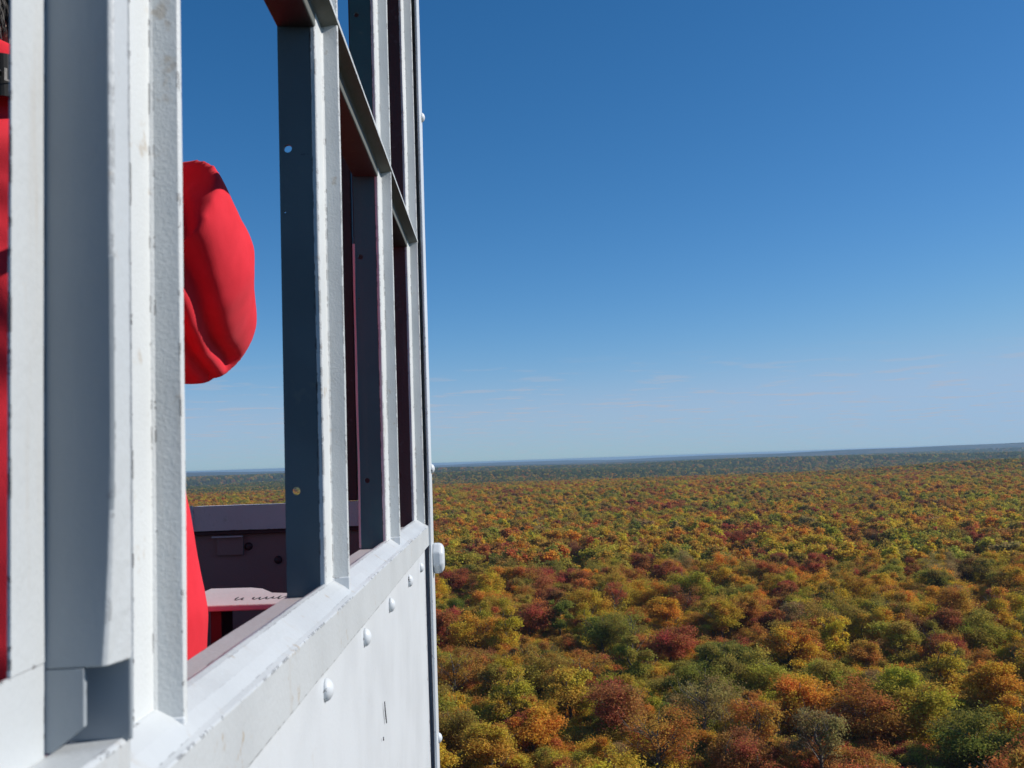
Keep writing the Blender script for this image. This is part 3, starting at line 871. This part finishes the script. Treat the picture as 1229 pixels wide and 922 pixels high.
# ---------------------------------------------------------------- autumn forest
def leaf_material(name, instanced):
    m, t, p = new_mat(name)
    t.nodes.remove(p)
    if instanced:
        a = N(t, 'ShaderNodeAttribute'); a.attribute_type = 'INSTANCER'; a.attribute_name = 'tint'; base = a.outputs['Color']
    else:
        a = N(t, 'ShaderNodeObjectInfo'); base = a.outputs['Color']
    v = N(t, 'ShaderNodeAttribute'); v.attribute_name = 'leafvar'
    s = N(t, 'ShaderNodeSeparateColor'); t.links.new(v.outputs['Color'], s.inputs[0])
    hs = N(t, 'ShaderNodeHueSaturation')
    hv_ = N(t, 'ShaderNodeMapRange'); hv_.inputs[3].default_value = .458; hv_.inputs[4].default_value = .545
    t.links.new(s.outputs[0], hv_.inputs[0])
    vv_ = N(t, 'ShaderNodeMapRange'); vv_.inputs[3].default_value = .55; vv_.inputs[4].default_value = 1.45
    t.links.new(s.outputs[1], vv_.inputs[0])
    t.links.new(hv_.outputs[0], hs.inputs['Hue']); t.links.new(vv_.outputs[0], hs.inputs['Value']); t.links.new(base, hs.inputs['Color'])
    d = N(t, 'ShaderNodeBsdfDiffuse'); tr = N(t, 'ShaderNodeBsdfTranslucent'); mx = N(t, 'ShaderNodeMixShader')
    mx.inputs[0].default_value = .46
    t.links.new(hs.outputs[0], d.inputs[0]); t.links.new(hs.outputs[0], tr.inputs[0])
    t.links.new(d.outputs[0], mx.inputs[1]); t.links.new(tr.outputs[0], mx.inputs[2])
    t.links.new(mx.outputs[0], t.nodes['Material Output'].inputs['Surface'])
    return m
M_LEAF = leaf_material('autumn_leaves', False)
M_LEAF_FAR = leaf_material('autumn_leaves_massed', True)
M_BARK = plain('grey_bark', (.17, .145, .12), .9, nscale=8, var=.4)

def crown_mesh(name, seed, mat, n_leaf, size, rx, rz, lobes, sparse=0.0):
    """leaf faces gathered in clumps over an uneven dome; origin = tree base, crown top at z = 1.0 * height"""
    r = random.Random(seed)
    cz = 16.0 - rz                              # prototype tree is 16 m tall
    L = []
    for i in range(lobes):
        a = r.uniform(0, 2 * math.pi); e = math.asin(r.uniform(-.80, .97)); q = r.uniform(.30, .88)
        d = Vector((math.cos(e) * math.cos(a) * rx * q, math.cos(e) * math.sin(a) * rx * q, math.sin(e) * rz * q))
        L.append((d, r.uniform(.20, .46) * rx, r.random(), r.uniform(.15, .85), r.uniform(.6, 1.3)))
    top = max(d.z + rr * .8 for d, rr, _, _, _ in L)
    vs_, fs_, cols = [], [], []
    wsum = sum(l[1] ** 2 for l in L)
    for d0, rr, lh, lv, el_ in L:
        for k in range(int(n_leaf * rr * rr / wsum)):
            n_ = Vector((r.gauss(0, 1), r.gauss(0, 1), r.gauss(0, 1) + .5)).normalized()
            if n_.z < -.5: n_.z *= -.5
            q = abs(r.gauss(.72, .30))
            pz = d0 + Vector((n_.x * rr, n_.y * rr, n_.z * rr * .85 * el_)) * q
            c_ = Vector((pz.x, pz.y, cz + pz.z + (rz - top)))
            nn = (n_ * .40 + Vector((r.gauss(.12, .6), r.gauss(0, .6), r.gauss(.70, .5)))).normalized()
            u = nn.orthogonal().normalized(); u.rotate(Matrix.Rotation(r.uniform(0, 6.28), 3, nn)); w = nn.cross(u)
            sz = size * r.uniform(.55, 1.3)
            j = len(vs_)
            vs_ += [c_ + u * sz, c_ + w * sz * .62 + nn * sz * .12, c_ - u * sz * .8, c_ - w * sz * .62 + nn * sz * .12]
            fs_.append((j, j + 1, j + 2, j + 3))
            cv = (min(1, max(0, .6 * lh + .4 * r.random())), min(1, max(0, .35 * lv + .65 * r.random())), 0, 1)
            cols += [cv] * 4
    me = new_mesh(name, vs_, fs_, mat)
    at = me.color_attributes.new('leafvar', 'FLOAT_COLOR', 'POINT')
    at.data.foreach_set('color', [x for c_ in cols for x in c_])
    return me

def trunk_mesh(name, seed, rx, rz, twigs):
    r = random.Random(seed)
    vs_, fs_ = [], []
    def limb(a, b_, r0, r1, seg=6, n=4, bend=.25):
        a, b_ = Vector(a), Vector(b_); k0 = len(vs_)
        off = Vector((r.gauss(0, 1), r.gauss(0, 1), 0)) * bend
        for i in range(n + 1):
            f_ = i / n; c_ = a.lerp(b_, f_) + off * math.sin(f_ * math.pi); rr = r0 + (r1 - r0) * f_
            for s in range(seg):
                g_ = 2 * math.pi * s / seg; vs_.append(c_ + Vector((math.cos(g_) * rr, math.sin(g_) * rr, 0)))
        for i in range(n):
            for s in range(seg):
                fs_.append((k0 + i * seg + s, k0 + i * seg + (s + 1) % seg, k0 + (i + 1) * seg + (s + 1) % seg, k0 + (i + 1) * seg + s))
    limb((0, 0, -.3), (0, 0, 16 - rz * 1.1), .24, .15, 8)
    limb((0, 0, 16 - rz * 1.1), (r.uniform(-.4, .4), r.uniform(-.4, .4), 15.2), .15, .03, 6, 4, .4)
    for i in range(twigs):
        a = r.uniform(0, 6.28); z0 = 16 - rz * r.uniform(.7, 1.75); q = r.uniform(.55, .95)
        tip = Vector((math.cos(a) * rx * q, math.sin(a) * rx * q, min(15.7, z0 + r.uniform(1.2, 3.0))))
        limb((0, 0, z0), tip, .075, .018, 4, 3, .3)
        for k in range(3):
            f_ = r.uniform(.45, .9); b_ = Vector((0, 0, z0)).lerp(tip, f_)
            limb(b_, b_ + Vector((r.gauss(0, .8), r.gauss(0, .8), r.uniform(.4, 1.4))), .025, .008, 3, 2, .1)
    return new_mesh(name, vs_, fs_, M_BARK, True)

PROTO = []
shapes = [(3.3, 3.9, 26), (3.0, 4.4, 24), (3.7, 3.6, 30), (2.6, 4.3, 20), (3.4, 4.6, 28), (4.0, 3.9, 34), (2.9, 3.5, 18), (3.2, 3.8, 24)]
for i, (rx, rz, lb) in enumerate(shapes):
    sparse = i in (6, 7)
    PROTO.append((crown_mesh('crown', 100 + i, M_LEAF, 6500 if sparse else 15000, .105 if sparse else .135, rx, rz, lb), trunk_mesh('trunk', 200 + i, rx, rz, 26 if sparse else 12)))
far_col = bpy.data.collections.new('massed_tree_shapes')
for i, (rx, rz, lb) in enumerate(shapes):
    o = bpy.data.objects.new('massed_crown', crown_mesh('massed_crown', 300 + i, M_LEAF_FAR, 2600, .36, rx * 1.05, rz, lb)); far_col.objects.link(o)

for i, (rx, rz, lb) in enumerate(shapes):         # finer leaves for the low growth between the nearest trees
    me = PROTO[i][0].copy(); me.materials.clear(); me.materials.append(M_LEAF_FAR)
    o = bpy.data.objects.new('understorey_crown', me); far_col.objects.link(o)

# kinds: name, leaf colour (reflectance)
KIND = {'crimson': (.46, .070, .065), 'wine': (.30, .080, .065), 'rust': (.58, .22, .055), 'orange': (.80, .37, .040), 'gold': (.74, .47, .045),
        'yellow-green': (.54, .44, .045), 'olive': (.42, .35, .065), 'green': (.190, .220, .045), 'brown': (.42, .28, .14)}
WORD = {'crimson': 'crimson', 'wine': 'dark wine-red', 'rust': 'rust-coloured', 'orange': 'bright orange', 'gold': 'golden yellow', 'yellow-green': 'yellow-green', 'olive': 'olive', 'green': 'dark green', 'brown': 'thin brown'}
fr = random.Random(77)
def pick_kind(x, y, rnd):
    a = noise.noise(Vector((x / 38, y / 38, .5))) + .55 * noise.noise(Vector((x / 14, y / 14, 5.5)))
    b_ = noise.noise(Vector((x / 60, y / 60, 9.5))) + .5 * noise.noise(Vector((x / 17, y / 17, 2.5)))
    q = rnd.random()
    if a > .40: return 'crimson' if q < .34 else 'wine' if q < .50 else 'rust' if q < .80 else 'olive'
    if a > .12: return 'rust' if q < .38 else 'orange' if q < .62 else 'gold' if q < .76 else 'brown' if q < .84 else 'olive'
    if b_ > .22: return 'green' if q < .35 else 'olive' if q < .65 else 'yellow-green'
    if b_ > -.12: return 'olive' if q < .28 else 'gold' if q < .58 else 'yellow-green' if q < .78 else 'orange' if q < .86 else 'brown' if q < .92 else 'rust'
    return 'gold' if q < .34 else 'orange' if q < .50 else 'olive' if q < .66 else 'rust' if q < .82 else 'yellow-green' if q < .92 else 'crimson'
def tint(kind, rnd):
    c_ = Vector(KIND[kind]).lerp(Vector((.49, .355, .078)), .36); k = rnd.uniform(.92, 1.14)
    return (c_.x * k * rnd.uniform(.92, 1.08), c_.y * k * rnd.uniform(.88, 1.12), c_.z * k)

# trees the photograph shows one by one: pixel of the crown's upper middle, kind, width in pixels, crown shape
SEEN = [(640, 885, 'orange', 62, 0), (748, 862, 'crimson', 92, 2), (722, 770, 'green', 72, 2), (866, 752, 'gold', 86, 0), (612, 848, 'yellow-green', 62, 1), (684, 848, 'yellow-green', 56, 3),
        (572, 765, 'gold', 58, 5), (636, 752, 'crimson', 66, 2), (790, 905, 'rust', 82, 7), (1040, 868, 'rust', 128, 5), (958, 860, 'orange', 74, 4), (1172, 905, 'green', 96, 5), (1196, 838, 'orange', 92, 0),
        (1132, 815, 'gold', 78, 1), (1000, 775, 'gold', 72, 3), (948, 790, 'gold', 66, 0), (1178, 765, 'olive', 92, 5), (1160, 690, 'wine', 100, 5), (545, 703, 'crimson', 44, 2), (690, 668, 'wine', 76, 5),
        (775, 683, 'crimson', 62, 2), (545, 818, 'rust', 60, 7), (905, 890, 'rust', 78, 6), (846, 862, 'brown', 70, 7), (985, 905, 'brown', 72, 6), (880, 910, 'crimson', 66, 2), (536, 760, 'crimson', 50, 4),
        (1112, 870, 'yellow-green', 74, 4), (650, 812, 'olive', 60, 5), (700, 820, 'rust', 58, 7), (590, 905, 'yellow-green', 66, 0), (548, 880, 'olive', 62, 2), (805, 780, 'crimson', 54, 2), (800, 745, 'orange', 60, 0),
        (672, 750, 'green', 44, 3), (1222, 880, 'gold', 60, 1), (1080, 780, 'olive', 70, 4), (880, 652, 'crimson', 36, 2), (1050, 652, 'crimson', 40, 2), (1168, 655, 'crimson', 40, 0), (900, 810, 'olive', 62, 5), (760, 800, 'olive', 58, 1)]
trees = []          # x, y, scale, kind, shape, seen
for x_, y_, kd, wpx, sh in SEEN:
    ray = pixel_ray(x_, y_)
    d_ = 200.0
    for _ in range(12):                          # walk the sight line down to the canopy surface
        hor = ray / math.hypot(ray.x, ray.y)
        zt = terrain(hor.x * d_, hor.y * d_) + 14.0
        d_ = zt / hor.z
    w_m = wpx / FPX * d_
    trees.append((hor.x * d_, hor.y * d_, max(.72, min(1.5, 1.12 * w_m / (2 * shapes[sh][0]))), kd, sh, True))
nseen = len(trees)
grid = {}
def near(x, y, rr):
    gx, gy = int(x // 8), int(y // 8)
    for i in range(gx - 1, gx + 2):
        for j in range(gy - 1, gy + 2):
            for (u, v, s_) in grid.get((i, j), ()):
                if (u - x) ** 2 + (v - y) ** 2 < (rr * (s_ + 0)) ** 2: return True
    return False
def put(x, y, s_): grid.setdefault((int(x // 8), int(y // 8)), []).append((x, y, s_))
for tr_ in trees: put(tr_[0], tr_[1], tr_[2] * 1.35)
AZ0, AZ1 = rad(-24), rad(35)
def scatter(r0, r1, space, lo, hi):
    out = []
    n_try = int((AZ1 - AZ0) * .5 * (r1 * r1 - r0 * r0) / (space * space) * 2.2)
    for _ in range(n_try):
        r_ = math.sqrt(fr.uniform(r0 * r0, r1 * r1)); a = fr.uniform(AZ0, AZ1)
        x, y = r_ * math.sin(a), r_ * math.cos(a)
        if near(x, y, space * fr.uniform(.55, 1.0)): continue
        s_ = fr.uniform(lo, hi); put(x, y, .9 + .3 * (s_ - lo) / (hi - lo))
        kd = pick_kind(x, y, fr)
        sh = fr.choice((6, 7)) if kd == 'brown' or fr.random() < .08 else fr.randrange(6)
        out.append((x, y, s_, kd, sh, False))
    return out
trees += scatter(62, 500, 4.0, .78, 1.36)
trees += scatter(62, 420, 2.5, .55, .80)          # slimmer crowns filling in between
# keep the 300 that show largest in the photograph as single trees, the rest become one mass
def shows(tr_):
    x_, y_ = project(Vector((tr_[0], tr_[1], terrain(tr_[0], tr_[1]) + 13 * tr_[2])))
    if tr_[5]: return 1e9
    ok = 490 < x_ < 1260 and top_row(tr_) < 945
    return (tr_[2] / math.hypot(tr_[0], tr_[1])) if ok else -1
seen_px = []
for tr_ in trees:
    if tr_[5]:
        a_ = project(Vector((tr_[0], tr_[1], terrain(tr_[0], tr_[1]) + 12)))
        seen_px.append((a_[0], a_[1], FPX * 3.0 * tr_[2] / math.hypot(tr_[0], tr_[1]), math.hypot(tr_[0], tr_[1])))
def hides(tr_):                                  # a filler tree that would stand in front of one the photograph shows
    d_ = math.hypot(tr_[0], tr_[1]); a_ = project(Vector((tr_[0], tr_[1], terrain(tr_[0], tr_[1]) + 16 * tr_[2])))
    w_ = FPX * 3.2 * tr_[2] / d_
    return any(d_ < q[3] and abs(a_[0] - q[0]) < .62 * (q[2] + w_) and a_[1] < q[1] - .02 * q[2] for q in seen_px)
trees = [tr_ for tr_ in trees if tr_[5] or not hides(tr_)]
def top_row(tr_):
    return project(Vector((tr_[0], tr_[1], terrain(tr_[0], tr_[1]) + 18 * tr_[2])))[1]
trees = [tr_ for tr_ in trees if tr_[5] or top_row(tr_) < 955 and math.hypot(tr_[0], tr_[1]) > 96]   # nothing of the others is seen
trees.sort(key=shows, reverse=True)
single, massed = trees[:300], trees[300:]
# wording for each single tree: colour, band by distance, place counted from the cab's corner post
dist_sorted = sorted(math.hypot(tr_[0], tr_[1]) for tr_ in single)
def band(d_):
    return min(6, sum(1 for q in dist_sorted if q < d_) // 43)
BAND = ['nearest band of forest', 'second band of forest', 'third band of forest', 'fourth band of forest', 'fifth band of forest', 'sixth band of forest', 'seventh band of forest']
ORD = ['first', 'second', 'third', 'fourth', 'fifth', 'sixth', 'seventh', 'eighth', 'ninth', 'tenth', 'eleventh', 'twelfth', 'thirteenth', 'fourteenth', 'fifteenth', 'sixteenth', 'seventeenth', 'eighteenth',
       'nineteenth', 'twentieth', 'twenty-first', 'twenty-second', 'twenty-third', 'twenty-fourth', 'twenty-fifth', 'twenty-sixth', 'twenty-seventh', 'twenty-eighth', 'twenty-ninth', 'thirtieth',
       'thirty-first', 'thirty-second', 'thirty-third', 'thirty-fourth', 'thirty-fifth']
groups = {}
for i, tr_ in enumerate(single):
    groups.setdefault((tr_[3], band(math.hypot(tr_[0], tr_[1]))), []).append((math.atan2(tr_[0], tr_[1]), i))
label = {}
for (kd, bd), ls in groups.items():
    ls.sort()
    for k, (_, i) in enumerate(ls):
        label[i] = '%s %s tree from the white post in the %s' % (ORD[k] if k < len(ORD) else 'last', WORD[kd], BAND[bd]) if len(ls) > 1 else 'only %s tree in the %s' % (WORD[kd], BAND[bd])
for i, (x, y, s_, kd, sh, seen) in enumerate(single):
    e = empty('autumn_tree', (x, y, terrain(x, y) - .1)); e.empty_display_size = 1
    tag(e, label[i], 'tree', 'autumn trees below the lookout')
    c_, t_ = PROTO[sh]
    zk = s_ if not seen else (.78 + .30 * s_)
    hk = (1.0 if seen else fr.uniform(.90, 1.10)) * (1 if s_ > .72 else 1.22)
    ex_ = fr.uniform(.84, 1.2)
    for me in (t_, c_):
        o = mesh_obj(me.name.split('.')[0], me, e)
        if me is c_: o.color = (*tint(kd, fr), 1)
        o.scale = (s_ * ex_, s_ / ex_, zk * hk); o.rotation_euler = (0, 0, fr.uniform(0, 6.28))

# the rest of the wood: one mass of trees out to the middle distance
low = [tr_ for tr_ in scatter(84, 320, 1.4, .80, 1.15)]
for x, y, s_, kd, sh, _ in low:
    hk = fr.uniform(.68, .90)
    while hk > .42 and hides((x, y, hk, kd, sh, False)): hk -= .08
    massed.append((x, y, s_, kd, sh + 8, hk))
massed += scatter(500, 1300, 5.0, .85, 1.25)
massed += [(x, y, s_, kd, sh, 0) for x, y, s_, kd, sh, _ in scatter(320, 900, 2.3, .80, .98)]
far_pts = []
for _ in range(52000):
    r_ = math.exp(fr.uniform(math.log(1280), math.log(8500))); a = fr.uniform(AZ0, AZ1)
    far_pts.append((r_ * math.sin(a), r_ * math.cos(a), fr.uniform(.95, 1.3) * min(2.6, max(1.0, r_ / 2200.0))))
FAR_OLD = ('olive', 'brown', 'green', 'rust', 'gold', 'yellow-green')
pv, pt, ps, pr, pi = [], [], [], [], []
for x, y, s_, kd, sh, hk in massed:
    # low growth keeps its spread and is sunk so that only its top shows above the brush line
    pv.append((x, y, terrain(x, y) - .1 - (16 * (s_ - hk) if sh > 7 else 0))); pt.append((*tint(kd, fr), 1)); ps.append(s_); pr.append(fr.uniform(0, 6.28)); pi.append(sh if sh > 7 or math.hypot(x, y) > 330 else sh + 8)
for x, y, s_ in far_pts:
    r_ = math.hypot(x, y)
    w_ = noise.noise(Vector((x / 900, y / 900, 4.4))) + .5 * noise.noise(Vector((x / 260, y / 260, 8.4)))
    conif = min(.80, max(.06, -.02 + (r_ - 1500) / 9000 + .42 * min(1, max(0, (r_ - 1500) / 600)) + w_ * .5))
    kd = 'green' if fr.random() < conif else fr.choice(FAR_OLD if r_ > 1700 else FAR_OLD + ('crimson', 'orange', 'rust'))
    c_ = tint(kd, fr)
    if kd == 'green': c_ = (c_[0] * .62, c_[1] * .78, c_[2] * 1.1)
    zs = 15.0 * (s_ - min(s_, 1.15))
    pv.append((x, y, terrain(x, y) - zs)); pt.append((*c_, 1)); ps.append(s_); pr.append(fr.uniform(0, 6.28)); pi.append(fr.randrange(8))
pm = bpy.data.meshes.new('forest'); pm.from_pydata(pv, [], [])
a_ = pm.attributes.new('tint', 'FLOAT_COLOR', 'POINT'); a_.data.foreach_set('color', [v for c_ in pt for v in c_])
a_ = pm.attributes.new('size', 'FLOAT', 'POINT'); a_.data.foreach_set('value', ps)
a_ = pm.attributes.new('spin', 'FLOAT', 'POINT'); a_.data.foreach_set('value', pr)
a_ = pm.attributes.new('pick', 'INT', 'POINT'); a_.data.foreach_set('value', pi)
forest = mesh_obj('forest', pm)
tag(forest, 'autumn forest of mixed colours stretching to the horizon', 'forest', kind='stuff')
ng = bpy.data.node_groups.new('grow_forest', 'GeometryNodeTree')
ng.interface.new_socket('Geometry', in_out='INPUT', socket_type='NodeSocketGeometry')
ng.interface.new_socket('Geometry', in_out='OUTPUT', socket_type='NodeSocketGeometry')
gi, go = N(ng, 'NodeGroupInput'), N(ng, 'NodeGroupOutput')
ci = N(ng, 'GeometryNodeCollectionInfo'); ci.inputs['Collection'].default_value = far_col
ci.inputs['Separate Children'].default_value = True; ci.inputs['Reset Children'].default_value = True
iop = N(ng, 'GeometryNodeInstanceOnPoints'); iop.inputs['Pick Instance'].default_value = True
def named(nm, ty):
    n = N(ng, 'GeometryNodeInputNamedAttribute', data_type=ty); n.inputs['Name'].default_value = nm
    return [o for o in n.outputs if o.enabled and o.name == 'Attribute'][0]
cxyz = N(ng, 'ShaderNodeCombineXYZ')
ng.links.new(named('spin', 'FLOAT'), cxyz.inputs[2])
e2r = N(ng, 'FunctionNodeEulerToRotation'); ng.links.new(cxyz.outputs[0], e2r.inputs[0])
sxyz = N(ng, 'ShaderNodeCombineXYZ')
szo = named('size', 'FLOAT')
for k in range(3): ng.links.new(szo, sxyz.inputs[k])
ng.links.new(gi.outputs[0], iop.inputs['Points']); ng.links.new(ci.outputs[0], iop.inputs['Instance'])
ng.links.new(named('pick', 'INT'), iop.inputs['Instance Index'])
ng.links.new(e2r.outputs[0], iop.inputs['Rotation']); ng.links.new(sxyz.outputs[0], iop.inputs['Scale'])
ng.links.new(iop.outputs[0], go.inputs[0])
md = forest.modifiers.new('grow', 'NODES'); md.node_group = ng

# ---------------------------------------------------------------- air
HZ = 36000
hz = mesh_obj('haze', fix_normals(new_mesh('haze', [(x, y, z) for x in (-HZ, HZ) for y in (-HZ, HZ) for z in (-260, 3.2)],
     [(0, 1, 3, 2), (4, 6, 7, 5), (0, 4, 5, 1), (2, 3, 7, 6), (0, 2, 6, 4), (1, 5, 7, 3)], [])))
m = bpy.data.materials.new('thin_haze'); m.use_nodes = True
t = m.node_tree; t.nodes.clear()
vo = N(t, 'ShaderNodeVolumePrincipled'); vo.inputs['Color'].default_value = (.45, .67, .90, 1); vo.inputs['Density'].default_value = 6.5e-5
vo.inputs['Anisotropy'].default_value = .2
out = N(t, 'ShaderNodeOutputMaterial'); t.links.new(vo.outputs[0], out.inputs['Volume'])
hz.data.materials.append(m)
tag(hz, 'thin pale haze over the forest', 'haze', kind='stuff')
